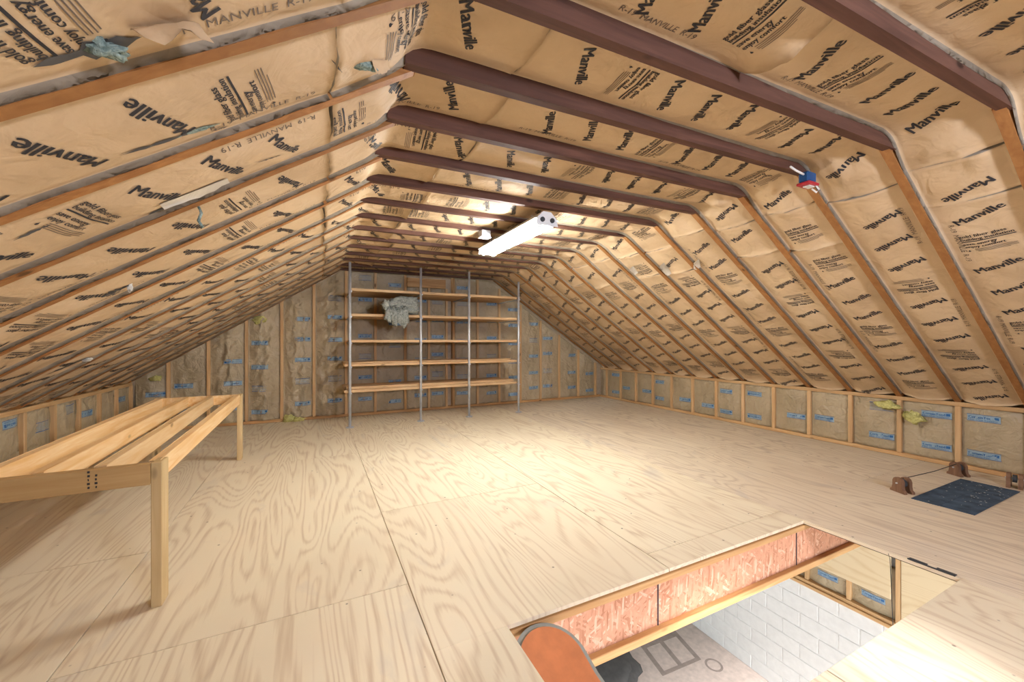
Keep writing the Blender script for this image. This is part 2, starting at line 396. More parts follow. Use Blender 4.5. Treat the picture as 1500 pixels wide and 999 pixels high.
# ------------------------------------------------------------------ CEILING: deck, rafters, collar ties, batts
V = []; F = []
for y in (YF, YB+0.05):
    for s in (0.0, L1, L1+L2, TOT):
        p, n = path(s) if s not in (L1, L1+L2) else (Vector((XA if s == L1 else XB, ZC)), None)
        if s == 0.0: V += [(XL-0.25, y, ZKL-0.165+0.19), (XL-0.25, y, ZKL-0.165+0.23)]
        elif s == TOT: V += [(XR+0.25, y, ZK-0.161+0.19), (XR+0.25, y, ZK-0.161+0.23)]
        else: V += [(p.x-(0.06 if s == L1 else -0.06), y, ZC+0.20), (p.x, y, ZC+0.25)]
for i in range(3):
    a = 2*i; b2 = 2*i+2
    F += [(a, b2, b2+8, a+8), (a+1, a+9, b2+9, b2+1), (a, a+1, b2+1, b2), (a+8, b2+8, b2+9, a+9)]
F += [(0, 8, 9, 1), (6, 7, 15, 14)]
ceiling = obj('ceiling', (V, [], F), 'roof_deck')
tag(ceiling, 'sloped attic ceiling of rafters and kraft paper faced insulation', kind='structure')
dl = Vector((XA-XL, 0, ZC-ZKL)).normalized(); nl = Vector((-dl.z, 0, dl.x)); dr = Vector((XR-XB, 0, ZK-ZC)).normalized(); nr = Vector((-dr.z, 0, dr.x))
H = 0.17
for k in range(K0, K1+1):
    y = YK(k)
    obj('rafter', beam(bmesh.new(), Vector((XL, y+DL, ZKL))-dl*0.05+nl*H/2, Vector((XA, y+DL, ZC))+dl*0.02+nl*H/2, 0.038, H, nl), 'rafter_wood', ceiling)
    obj('rafter', beam(bmesh.new(), Vector((XB, y, ZC))-dr*0.02+nr*H/2, Vector((XR, y, ZK))+dr*0.05+nr*H/2, 0.038, H, nr), 'rafter_wood', ceiling)
    obj('collar_tie', beam(bmesh.new(), (XA-0.03, y+DL-0.038, ZC+0.075+R.uniform(-.004, .004)), (XB+0.05, y-0.012, ZC+0.075+R.uniform(-.006, .006)), 0.038, 0.15), 'tie_wood', ceiling)
for k in range(K0, K1+1):
    y0 = YK(k)+0.0195; y1 = YK(k+1)-0.0195 if k < K1 else YB-0.004-0.1
    o1, o2, o3 = R.random() < .6, R.random() < .5, R.random() < .5
    j1 = 2.53+R.uniform(-.03, .03); j2 = 3.21+R.uniform(-.06, .08); j3 = L1+L2+0.24+R.uniform(-.06, .06); j4 = j3+R.choice([0.30, 0.36, 0.42])
    tx = k >= -4 and k < K1
    g = 0.003; fr = 0.080 if k < 1 else 0.058 if k < 3 else 0.038
    ph1 = R.uniform(0, .9); ph3 = R.uniform(0, .9)
    if k in (-1, 0, 1): o1 = k != 0; ph1 = {-1: 0.401, 0: 0.714, 1: 0.25}[k]
    if k % 2 == 0: ph3 = (L1+L2+0.877) % 0.916
    make_batt(ceiling, 0.02, j1-g, y0, y1, R.random()*50, o1, ph1, 1.0, tx, fr)
    make_batt(ceiling, j1+g, j2-g, y0, y1, R.random()*50, not o1, R.uniform(0, .9), 1.6, tx, fr)
    if k == -2:
        jm = L1+1.24
        make_batt(ceiling, j2+g, jm-g, y0, y1, R.random()*50, True, R.uniform(0, .9), 1.3, tx, fr, 0.055); make_batt(ceiling, jm+g, j3-g, y0, y1, R.random()*50, True, R.uniform(0, .9), 1.0, tx, fr)
    else: make_batt(ceiling, j2+g, j3-g, y0, y1, R.random()*50, o2, R.uniform(0, .9), 1.0, tx, fr)
    if k % 3 != 2:
        make_batt(ceiling, j3+g, j4-g, y0, y1, R.random()*50, o3, R.uniform(0, .9), 1.8, tx, fr)
        make_batt(ceiling, j4+g, TOT-0.012, y0, y1, R.random()*50, k % 2 == 0, ph3, 1.0, tx, fr, 0.028)
    else: make_batt(ceiling, j3+g, TOT-0.012, y0, y1, R.random()*50, k % 2 == 0, ph3, 1.0, tx, fr, 0.028)

# ------------------------------------------------------------------ stud walls with paper faced batts
def roofz(X):
    if X < XA: return ZC+(X-XA)*(ZC-ZKL)/(XA-XL)
    if X > XB: return ZC-(X-XB)*(ZC-ZK)/(XR-XB)
    return ZC
def blue_print(P, c, kind, flip):
    if kind == 0:
        P.bar(c, 0, -0.024, 0.20, 0.052, 1, 0, flip)
        for dy in (0.030, -0.029): P.bar(c, 0, dy, 0.205, 0.0035, 0, 0, flip)
        [P.text('CertainTeed', c, -0.016+e, -0.002, 0.150, 0, 0, flip2lift(flip)) for e in (-0.0012, 0, 0.0012)]
        P.bar(c, 0.078, -0.003, 0.026, 0.024, 0, 0, flip2lift(flip))
        P.text('Fiber Glass Insulation', c, -0.005, -0.020, 0.175, 0, 0, flip2lift(flip), 0.0)
    else:
        for i in range(7): P.bar(c, -0.004*(i % 3), 0.04-0.0125*i, 0.19-0.012*(i % 3), 0.0042 if i else 0.006, 0 if i in (0, 6) else 1, 0, flip)
def flip2lift(fl): return lambda c, x, y: fl(c, x, y, 0.0012)
def wall_batt(parent, origin, ud, nrm, w, zb, ztop, seed, prints, crump=1.0, push=0.0):
    """batt standing in a stud bay: origin = left bottom corner seen from the room, ud = direction across, nrm = into the room"""
    nj = 24; hmax = max(ztop(0), ztop(w))-zb; ni = max(6, int(hmax/0.026))
    cols = [0, 0.006]+[0.006+(w-0.012)*j/(nj-2) for j in range(1, nj-2)]+[w-0.006, w]; nj = len(cols)-1
    def surf(a, z, lift=0.0):
        e = math.sin(math.pi*min(1, max(0, a/w))); q = Vector((a*4, z*2.6, seed))
        h = -0.044 + 0.026*e**0.5 + e*(0.012*noise.noise(q)+crump*0.012*noise.noise(q*2.7)+crump*0.005*noise.noise(q*6)
             + crump*0.010*(1-abs(noise.noise(Vector((a*5+z*2.2, z*2.4-a*3, seed+9)))))**7 + crump*0.006*(1-abs(noise.noise(Vector((a*9-z*4, z*6, seed+4)))))**8) + push*e
        return Vector(origin)+ud*a+Vector((0, 0, z))+nrm*(h+lift)
    V = []; F = []
    for i in range(ni+1):
        for j, a in enumerate(cols):
            z = zb+(ztop(a)-zb)*i/ni
            V.append(surf(a, z) if 0 < j < nj else Vector(origin)+ud*a+Vector((0, 0, z))+nrm*(-0.030+0.010*noise.noise(Vector((z*7, a, seed)))))
    n1 = nj+1
    F = [(i*n1+j, i*n1+j+1, (i+1)*n1+j+1, (i+1)*n1+j) for i in range(ni) for j in range(nj)]
    k = len(V)
    for a, z in ((0, zb), (w, zb), (w, ztop(w)), (0, ztop(0))): V.append(Vector(origin)+ud*a+Vector((0, 0, z))-nrm*0.085)
    F += [(k, k+3, k+2, k+1), tuple(range(n1))[::-1]+(k, k+1), tuple(ni*n1+j for j in range(n1))+(k+2, k+3),
          tuple(i*n1 for i in range(ni+1))+(k+3, k), tuple(i*n1+nj for i in range(ni, -1, -1))+(k+1, k+2)]
    bt = obj('insulation_batt', (V, [], F), 'kraft_wall', parent, True)
    P = Print()
    for (ca, cz, kind, up) in prints:
        sg = 1 if up else -1
        def flip(c, x, y, lift=0.0):
            a = min(max(c[0]+sg*x, 0.014), w-0.014); z = c[1]+sg*y
            z = min(max(z, zb+0.005), ztop(a)-0.01)
            return surf(a, z, 0.0030+lift)
        blue_print(P, (ca, cz), kind, flip)
    if P.f: obj('printed_lettering', (P.v, [], P.f, P.m), ['ink_blue', 'ink_pale_blue'], bt)
    return bt
def rand_prints(w, zb, zt, n=None):
    out = []; z = zb+R.uniform(0.06, 0.2); side = R.random() < 0.65; up = R.random() < 0.7; i = R.randrange(3)
    while z < zt-0.06:
        out.append((w*(0.66 if side else 0.36), z, 1 if i % 4 == 3 else 0, up)); z += R.uniform(0.27, 0.34); i += 1
    return out
PX = 0.038
# right knee wall
wall_right = box('wall_right', XR+0.089, XR+0.11, YF, YB+0.1, -0.0188, 0.72, 'gable_board', None, 0)
tag(wall_right, 'low right knee wall of pine studs and paper faced insulation', kind='structure')
box('bottom_plate', XR, XR+0.089, YF, YB, 0.0, 0.038, 'pine_y', wall_right)
box('top_plate', XR, XR+0.089, YF, YB, ZK-0.042, ZK-0.004, 'pine_y', wall_right)
for k in range(K0, K1+1):
    y = YK(k); box('stud', XR+0.001, XR+0.088, y-0.019, y+0.019, 0.0385, ZK-0.0425, 'pine_z', wall_right)
    ya = y+0.0195; yb = YK(k+1)-0.0195 if k < K1 else YB-0.03
    w = yb-ya
    pr = rand_prints(w, 0.06, ZK-0.04) if k < K1 else []
    if pr: pr = pr[:2]
    # seen from the room the left end is the far (+Y) end
    wall_batt(wall_right, (XR, yb, 0), Vector((0, -1, 0)), Vector((-1, 0, 0)), w, 0.04, lambda a: ZK-0.044, R.random()*50, pr, 0.8)
# left knee wall
wall_left = box('wall_left', XL-0.11, XL-0.089, YF, YB+0.1, -0.0188, 0.72, 'gable_board', None, 0)
tag(wall_left, 'low left knee wall of pine studs and paper faced insulation', kind='structure')
box('bottom_plate', XL-0.089, XL, YF, YB, 0.0, 0.038, 'pine_y', wall_left)
box('top_plate', XL-0.089, XL, YF, YB, ZKL-0.042, ZKL-0.004, 'pine_y', wall_left)
for k in range(K0+3, K1+1):
    y = YK(k)+DL+0.075; box('stud', XL-0.088, XL-0.001, y-0.019, y+0.019, 0.0385, ZKL-0.0425, 'pine_z', wall_left)
    ya = y+0.0195; yb = y+S-0.0195 if k < K1 else YB-0.03
    if yb-ya < 0.05: continue
    wall_batt(wall_left, (XL, ya, 0), Vector((0, 1, 0)), Vector((1, 0, 0)), yb-ya, 0.04, lambda a: ZKL-0.044, R.random()*50, rand_prints(yb-ya, 0.06, ZKL-0.04)[:2], 0.9)
# back gable wall
wall_back = obj('wall_back', prism(bmesh.new(), [(XL-0.11, -0.0188), (XR+0.11, -0.0188), (XR+0.11, 0.7), (XB, ZC+0.15), (XA, ZC+0.15), (XL-0.11, 0.7)], 1, YB+0.089, YB+0.11), 'gable_board')
tag(wall_back, 'back gable wall of studs and paper faced insulation behind metal shelves', kind='structure')
box('bottom_plate', XL, XR, YB, YB+0.089, 0, 0.038, 'pine_x', wall_back)
studs = [-1.688, -1.272, -0.85, -0.427, -0.018, 0.417, 0.84, 1.302, 1.687, 1.989, 2.11, 2.549, 2.969, 3.398, 3.831, 4.25, 4.701, 5.124]
for x in studs:
    zt = roofz(x)+0.02
    if 1.6 < x < 2.05: zt = 2.02
    yo = R.uniform(-.006, .004); box('stud', x-0.019, x+0.019, YB+yo, YB+0.088, 0.0385, zt, 'pine_z', wall_back)
box('header_board', 1.33, 1.97, YB-0.004, YB+0.05, 2.022, 2.17, 'pine_x', wall_back)
ed = [XL+0.02]+studs+[XR-0.02]
for i, (a, b2) in enumerate(zip(ed, ed[1:])):
    xa = a+(0.0195 if i else 0); xb = b2-(0.0195 if i < len(ed)-2 else 0); w = xb-xa
    if w < 0.09: continue
    cap = 2.018 if 1.30 < a < 1.98 and b2 < 2.0 else 9
    zt = (lambda xa, cap: (lambda q: min(cap, roofz(xa+q)+0.015)))(xa, cap)
    crump = 3.2 if -1.3 < a < 0.0 else 1.6
    pr = rand_prints(w, 0.08, min(zt(0), zt(w)))
    pr = [(p[0] if w > 0.3 else w/2, p[1], p[2], p[3]) for p in pr] if w > 0.22 else []
    wall_batt(wall_back, (xa, YB, 0), Vector((1, 0, 0)), Vector((0, -1, 0)), w, 0.04, zt, R.random()*50, pr, crump, 0.02 if crump > 2 else 0)
# front gable wall behind the camera, with its window
wx0, wx1, wz0, wz1 = 1.38, 2.02, 1.42, 1.86
bm = bmesh.new()
for pts in ([(XL-0.11, -0.0188), (wx0, -0.0188), (wx0, ZC+0.15), (XA, ZC+0.15), (XL-0.11, 0.7)], [(wx1, -0.0188), (XR+0.11, -0.0188), (XR+0.11, 0.7), (XB, ZC+0.15), (wx1, ZC+0.15)],
            [(wx0, -0.0188), (wx1, -0.0188), (wx1, wz0), (wx0, wz0)], [(wx0, wz1), (wx1, wz1), (wx1, ZC+0.15), (wx0, ZC+0.15)]):
    prism(bm, pts, 1, YF-0.1, YF)
wall_front = tag(obj('wall_front', bm, 'gable_board'), 'front gable wall with a daylight window behind the viewer', kind='structure')
bm = bmesh.new()
for a in ((wx0, wx0+.05, wz0, wz1), (wx1-.05, wx1, wz0, wz1), (wx0, wx1, wz0, wz0+.05), (wx0, wx1, wz1-.05, wz1), ((wx0+wx1)/2-.02, (wx0+wx1)/2+.02, wz0, wz1)):
    abox(bm, a[0], a[1], YF-0.07, YF-0.02, a[2], a[3])
window_1 = tag(obj('window_1', bm, 'white_enamel'), 'white framed gable window behind the viewer', kind='structure')

# ------------------------------------------------------------------ FLOOR: plywood sheets with open joints and the hatch
bm = bmesh.new()
for x0, x1, y0, y1 in ((XL-.1, HX0-.02, YF, YB+.1), (HX1+.02, XR+.1, YF, YB+.1), (HX0-.02, HX1+.02, YF, HY0-.03), (HX0-.02, HX1+.02, HY1+.05, YB+.1)):
    abox(bm, x0, x1, y0, y1, -0.030, -0.019)
floor = tag(obj('floor', bm, 'roof_deck'), 'worn plywood attic floor with an open stair hatch', kind='structure')
def minus(r, h):
    x0, x1, y0, y1 = r; a0, a1, b0, b1 = h
    if x1 <= a0 or x0 >= a1 or y1 <= b0 or y0 >= b1: return [r]
    out = []
    if y0 < b0: out.append((x0, x1, y0, b0))
    if y1 > b1: out.append((x0, x1, b1, y1))
    ya, yb = max(y0, b0), min(y1, b1)
    if x0 < a0: out.append((x0, a0, ya, yb))
    if x1 > a1: out.append((a1, x1, ya, yb))
    return out
XS = 0.3978
for j, off in zip(range(-3, 5), (1.6, 2.84, 4.36, 2.80, 4.05, 2.9, 4.1, 2.9)):
    xa = max(XL, XS+1.2192*j); xb = min(XR, XS+1.2192*(j+1))
    if xb-xa < 0.05: continue
    y = off-2.4384*4
    while y < YB:
        ya, yb = max(y, YF), min(y+2.4384, YB); y += 2.4384
        if yb-ya < 0.05: continue
        bm = bmesh.new(); g = 0.002
        for r in minus((xa+g, xb-g, ya+g, yb-g), (HX0, HX1, HY0, HY1)): abox(bm, r[0], r[1], r[2], r[3], -0.0185, 0.0, 0.0012)
        obj('plywood_sheet', bm, 'plywood_worn' if j >= 2 or (j == 1 and y < 1.5) else 'plywood_floor', floor)
# I-joists under the hatch edges
def ijoist(y, x0, x1, joints, face):
    t = empty('floor_joist', (x0, y, -0.32)); tag(t, 'floor joist with chipboard web and timber flanges ' + face, 'joist')
    bm = abox(bmesh.new(), x0, x1, y-0.0075, y+0.0075, -0.29, -0.055); obj('web', bm, 'osb_web', t)
    box('top_flange', x0, x1, y-0.029, y+0.029, -0.064, -0.0305, 'pine_x', t)
    box('bottom_flange', x0, x1, y-0.038, y+0.029, -0.325, -0.285, 'pine_x', t)
    for x in joints: box('web_joint', x-0.004, x+0.004, y-0.0105, y-0.0076, -0.285, -0.064, 'glue_line', t, 0)
ijoist(HY1+0.030, XL+0.2, XR-0.02, (1.56, 2.775), 'along the far edge of the hatch')
ijoist(HY0-0.060, XL+0.2, XR-0.02, (), 'under the near edge of the hatch')

# ------------------------------------------------------------------ room below the hatch
ZG = -3.3; XG = 5.3
floor_garage = tag(box('floor_garage', XL, XG+0.3, YF-3, YB, ZG-0.1, ZG, 'concrete', None, 0), 'pale concrete floor of the room below the hatch', kind='structure')
wall_garage = tag(box('wall_garage', XG+0.1, XG+0.2, YF-3, YB+0.1, ZG, -0.34, 'mortar', None, 0), 'white block wall with framing above it, below the hatch', kind='structure')
obj('mortar_bed', abox(bmesh.new(), XG+0.006, XG+0.1, YF, YB, ZG, -1.80), 'mortar', wall_garage)
base_block = None
for r in range(8):
    z0 = ZG+0.004+r*0.19
    y = 0.2 - (0.2 if r % 2 else 0)
    while y < YB-0.4:
        if base_block is None: base_block = box('block', -0.0, 0.05, 0, 0.39, 0, 0.18, 'white_block', wall_garage, 0.006); o = base_block
        else: o = base_block.copy(); C.objects.link(o)
        o.location = (XG+R.uniform(-.002, .002), y, z0); y += 0.40
box('sill_plate', XG-0.03, XG+0.10, YF, YB, -1.80, -1.762, 'pine_y', wall_garage)
box('sill_plate', XG-0.01, XG+0.10, YF, YB, -1.760, -1.722, 'pine_y', wall_garage)
for y in (1.88, 2.30, 2.72, 3.14): box('stud', XG+0.0, XG+0.09, y-0.02, y+0.02, -1.72, -0.34, 'pine_z', wall_garage)
for ya, yb in ((1.90, 2.28), (2.32, 2.70), (2.74, 3.12)):
    wall_batt(wall_garage, (XG+0.01, yb, 0), Vector((0, -1, 0)), Vector((-1, 0, 0)), yb-ya, -1.715, lambda a: -1.2, R.random()*9, [(0.19, -1.58, 0, True)], 0.6)
box('wall_panel', XG-0.02, XG-0.002, 1.93, 3.4, -1.50, -0.40, 'plywood_wall', wall_garage)
box('wall_panel', XG-0.002, XG+0.01, -1.5, 1.855, -1.715, -0.34, 'plywood_wall', wall_garage)
tag(box('wall_below_back', XL, XG+0.2, YB, YB+0.1, ZG, -0.34, 'white_block', None, 0), 'plain far wall of the room below', kind='structure')
tag(box('wall_below_left', XL-0.1, XL, YF-3, YB, ZG, -0.34, 'white_block', None, 0), 'plain left wall of the room below', kind='structure')
# flat darker grid and ring laid on the concrete
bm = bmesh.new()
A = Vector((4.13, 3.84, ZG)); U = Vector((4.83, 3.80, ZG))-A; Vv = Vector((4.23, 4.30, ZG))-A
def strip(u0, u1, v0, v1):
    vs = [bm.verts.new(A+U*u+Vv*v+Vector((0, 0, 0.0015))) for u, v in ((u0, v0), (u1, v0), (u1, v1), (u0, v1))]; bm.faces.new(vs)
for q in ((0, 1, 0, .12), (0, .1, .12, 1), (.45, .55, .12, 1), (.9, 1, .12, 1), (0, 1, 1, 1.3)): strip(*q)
obj('grid_mark', bm, 'floor_mark', floor_garage)
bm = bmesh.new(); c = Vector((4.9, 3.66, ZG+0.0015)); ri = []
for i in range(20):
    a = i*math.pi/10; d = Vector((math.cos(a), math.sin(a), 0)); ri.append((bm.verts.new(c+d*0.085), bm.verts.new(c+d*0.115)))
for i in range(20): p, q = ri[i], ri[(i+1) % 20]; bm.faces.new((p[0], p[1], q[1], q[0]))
obj('ring_mark', bm, 'floor_mark', floor_garage)
tag(obj('rubble_heap', blob(bmesh.new(), (3.55, 4.35, ZG+0.06), (0.42, 0.5, 0.10), 3.3), 'heap_and_rip_shade', None, True), 'dark heap on the concrete floor below the chipboard joist', 'heap')
# round ended copper coloured plank rising into the hatch
t = empty('round_ended_plank', (1.0, 0.9, -0.7)); tag(t, 'copper coloured plank with round grey rimmed end leaning into the hatch', 'plank')
d = Vector((0.16, -0.90, -0.40)).normalized(); sd = Vector((0.985, 0.175, 0)).normalized(); nn = sd.cross(d).normalized()
if nn.z < 0: nn = -nn
c0 = Vector((0.825, 1.300, -0.085)); rad = 0.138
def plank_outline(r):
    pts = [c0 + sd*r*math.cos(a) - d*r*math.sin(a) for a in [math.pi*i/18 for i in range(19)]]
    return [c0+d*1.3+sd*(r-0.012), c0+d*0.10+sd*(r-0.012)] + pts + [c0+d*0.06-sd*r, c0+d*0.11-sd*(r-0.06), c0+d*1.3-sd*(r-0.06)]
def slab(r, n0, n1):
    bm = bmesh.new(); o = plank_outline(r); A_ = [bm.verts.new(p+nn*n0) for p in o]; B_ = [bm.verts.new(p+nn*n1) for p in o]
    bm.faces.new(A_); bm.faces.new(B_[::-1])
    for i in range(len(o)): j = (i+1) % len(o); bm.faces.new((A_[i], B_[i], B_[j], A_[j]))
    bmesh.ops.recalc_face_normals(bm, faces=bm.faces[:]); return bm
obj('plank_board', slab(rad, -0.02, 0.006), 'copper_paint', t); obj('grey_rim', slab(rad+0.022, -0.045, -0.004), 'grey_rubber', t)
# cord in the hatch
tag(obj('pull_cord', tube(bmesh.new(), [(HX1-0.022, 1.03, 0.002), (HX1-0.03, 1.02, -0.02), (2.75, 0.99, -0.5), (2.66, 0.93, -1.2)], 0.0018, 6), 'black_cable'), 'thin dark cord hanging down through the hatch', 'cord')
t = empty('hatch_hinge', (HX1+.02, 0.82, 0)); tag(t, 'dark metal hinge strip on the right edge of the hatch', 'hinge')
for y in (0.785, 0.89): box('hinge_leaf', HX1+0.004, HX1+0.03, y, y+0.07, 0.0005, 0.004, 'dark_socket', t, 0.001)
obj('hinge_pin', tube(bmesh.new(), [(HX1+0.002, 0.785, 0.004), (HX1+0.002, 0.96, 0.004)], 0.004, 8), 'dark_socket', t)

# ------------------------------------------------------------------ WORK TABLE FRAME
t = empty('workbench_frame', (-0.95, 3.45, 0)); tag(t, 'unfinished pine table frame without a top, long rails on posts', 'table frame')
zt = 0.632; hh = 0.089
for x in (-0.655, -0.862, -1.05, -1.238): 
    dx = 0.02 if x > -0.7 else 0.05
    obj('rail', beam(bmesh.new(), (x+dx, 2.272, zt-hh/2), (x-0.02, 4.622, zt-hh/2), 0.038, hh), 'bench_y', t)
box('end_rail', -1.55, -0.64, 2.234, 2.271, zt-hh-0.006, zt-0.004, 'bench_x', t)
box('end_rail', -1.30, -0.66, 4.623, 4.660, zt-hh, zt, 'bench_y', t)
for x, y, hz in ((-0.62, 2.245, zt), (-0.66, 4.62, zt), (-1.53, 2.30, zt-hh), (-1.28, 4.58, zt-hh)):
    box('leg', x-0.019, x+0.019, y-0.010, y+0.079, 0.0, hz, 'bench_z', t)
P = Print()
def fx(c, x, y): return Vector((c[0]+x, 2.2332, c[1]+y))
for cx_, ws in ((-0.835, (.007, .009, .004, .008, .008)), (-0.812, (.005, .009, .006, .007))):
    for i, w_ in enumerate(ws): P.bar((cx_, 0.552+0.016*i), 0, 0, w_, 0.009, 0, 0.1*(i % 3-1), fx)
obj('grade_stamp', (P.v, [], P.f, P.m), ['ink_black'], t)

# ------------------------------------------------------------------ METAL POLE SHELVES
t = empty('pole_shelving', (1.67, 5.95, 0)); tag(t, 'tall shelving of wooden boards on four galvanised poles', 'shelving')
poles = (0.41, 1.35, 2.08, 2.92); YP = 5.665
for x in poles:
    p = obj('pole', tube(bmesh.new(), [(x, YP, 0.004), (x, YP, min(ZC, roofz(x))-0.004)], 0.017, 12), 'galvanised', t, True)
    obj('foot_flange', tube(bmesh.new(), [(x, YP, 0.0), (x, YP, 0.012)], 0.05, 16), 'galvanised', p)
SZ = (0.495, 0.843, 1.162, 1.515, 1.853)
for i, z in enumerate(SZ):
    x0, x1 = (0.34, 2.90) if i < 2 else (0.425, 2.90)
    box('shelf_board', x0, x1, YP+0.02, YP+0.29, z-0.036, z, 'shelf_wood', t)
    box('shelf_board', x0+0.01, x1-0.01, YP+0.30, YP+0.56, z-0.036, z, 'shelf_wood', t)
    box('shelf_board', x0+0.02, x1, YP+0.57, YB-0.035, z-0.036, z, 'shelf_wood', t)
    for x in poles: obj('shelf_arm', tube(bmesh.new(), [(x+0.019, YP-0.01, z-0.046), (x+0.019, YB-0.035, z-0.046)], 0.009, 8), 'galvanised', t)
tag(box('loose_plank', 0.36, 2.80, YP+0.05, YP+0.22, SZ[1]+0.001, SZ[1]+0.020, 'shelf_wood'), 'long thin plank lying on the second shelf from the floor', 'plank')
tag(box('loose_plank', 0.37, 2.86, YP+0.06, YP+0.24, SZ[0]+0.001, SZ[0]+0.036, 'shelf_wood'), 'long plank lying on the lowest shelf', 'plank')
# slumped batt of bare fibreglass on the upper shelf
bm = bmesh.new()
bmesh.ops.create_grid(bm, x_segments=2, y_segments=2, size=0.01); bm.clear()
r = bmesh.ops.create_cube(bm, size=1.0); bmesh.ops.subdivide_edges(bm, edges=bm.edges[:], cuts=14, use_grid_fill=True)
for v in bm.verts:
    c = v.co.copy(); p = Vector((1.09+c.x*0.44, YP+0.14+c.y*0.34, SZ[3]+0.135+c.z*0.24))
    n = noise.fractal(p*7, 0.7, 2.0, 4); p += c.normalized()*n*0.045 + Vector((0, 0, 0.012*math.sin(p.z*60)))*0
    if c.x < -0.1: p.z += (c.x+0.1)*0.18*(1 if c.z > 0 else 0)
    if c.y < -0.3: p.y += 0.02*math.sin(p.z*75+n*3)
    p.z = max(p.z, SZ[3]+0.004) if p.y > YP-0.03 else p.z
    v.co = p
t = empty('fibreglass_batt', (1.09, YP+0.14, SZ[3])); tag(t, 'crumpled grey bare fibreglass batt slumped on the upper shelf', 'insulation')
obj('batt_body', bm, 'fibre_grey', t, True)
for i, (x, l, z) in enumerate(((0.90, 0.10, 0.02), (0.98, 0.17, 0.03), (1.06, 0.13, 0.02), (1.12, 0.18, 0.02), (0.86, 0.03, 0.14))):
    obj('hanging_tuft', blob(bmesh.new(), (x, YP-0.045, SZ[3]+z-l*0.3), (0.05, 0.035, 0.05+l*0.5), i*3.1+1, 3, 0.5), 'fibre_grey', t, True)

# ------------------------------------------------------------------ SHOP LIGHT on the ties
t = empty('shop_light', (1.62, 3.25, ZC)); tag(t, 'lit white twin tube fluorescent shop light hanging under the ties', 'light')
lx, ly0, ly1, lz = 1.62, 2.66, 3.86, 2.085
obj('housing', prism(bmesh.new(), [(lx-0.05, lz+0.07), (lx+0.05, lz+0.07), (lx+0.055, lz+0.034), (lx+0.105, lz+0.022), (lx+0.105, lz+0.018), (lx-0.105, lz+0.018), (lx-0.105, lz+0.022), (lx-0.055, lz+0.034)], 1, ly0, ly1), 'white_enamel', t)
for sx in (-0.055, 0.055):
    tb = obj('fluorescent_tube', tube(bmesh.new(), [(lx+sx, ly0+0.03, lz-0.018), (lx+sx, ly1-0.03, lz-0.018)], 0.019, 14), 'tube_glow', t, True)
    for y in (ly0+0.012, ly1-0.03): box('lamp_holder', lx+sx-0.016, lx+sx+0.016, y, y+0.018, lz-0.045, lz+0.024, 'white_enamel', t)
    obj('tube_socket', tube(bmesh.new(), [(lx+sx*0.8, ly0-0.014, lz+0.012), (lx+sx*0.8, ly0-0.004, lz+0.012)], 0.019, 14), 'dark_socket', t)
for y in (ly0, ly1-0.004):
    obj('end_plate', prism(bmesh.new(), [(lx-0.10, lz-0.03), (lx-0.085, lz+0.03), (lx-0.035, lz+0.078), (lx+0.035, lz+0.078), (lx+0.085, lz+0.03), (lx+0.10, lz-0.03)], 1, y-(0.004 if y == ly0 else -0.004), y), 'white_enamel', t)
for y in (2.9, 3.65): obj('hanging_wire', tube(bmesh.new(), [(lx, y, lz+0.07), (lx, y, ZC+0.01)], 0.003, 6), 'galvanised', t)
obj('power_cord', tube(bmesh.new(), [(1.512, 3.50, 2.155), (1.515, 3.49, 2.09), (1.53, 3.46, 2.035), (1.57, 3.40, 2.01), (1.62, 3.34, 2.012), (1.66, 3.30, 2.04), (1.68, 3.28, 2.10)], 0.005, 8), 'black_cable', t, True)
t = empty('outlet_box', (1.435, 3.49, ZC)); tag(t, 'small grey outlet box on a tie beside the shop light', 'electrical box')
box('box_body', 1.39, 1.48, 3.44, 3.53, ZC-0.062, ZC-0.002, 'galvanised', t, 0.006); box('cover_plate', 1.385, 1.485, 3.435, 3.535, ZC-0.067, ZC-0.0625, 'galvanised', t, 0.001)
# junction box at the right crease
t = empty('junction_box', (2.70, 1.41, 2.15)); tag(t, 'blue junction box with red rim and white cable at the right ceiling bend', 'electrical box')
bm = abox(bmesh.new(), 2.665, 2.755, 1.355, 1.415, 2.125, 2.19, 0.01); obj('box_body', bm, 'blue_plastic', t)
obj('red_rim', abox(bmesh.new(), 2.655, 2.765, 1.345, 1.42, 2.108, 2.124, 0.004), 'red_plastic', t)
obj('white_cover', abox(bmesh.new(), 2.685, 2.745, 1.36, 1.40, 2.100, 2.1075, 0.003), 'white_cable', t)
obj('cable', tube(bmesh.new(), [(2.66, 1.38, 2.17), (2.62, 1.37, 2.165), (2.57, 1.375, 2.175), (2.53, 1.385, 2.195)], 0.006, 8), 'white_cable', t, True)
obj('cable', tube(bmesh.new(), [(2.74, 1.36, 2.12), (2.78, 1.355, 2.09), (2.76, 1.36, 2.07), (2.73, 1.37, 2.09)], 0.005, 8), 'white_cable', t, True)

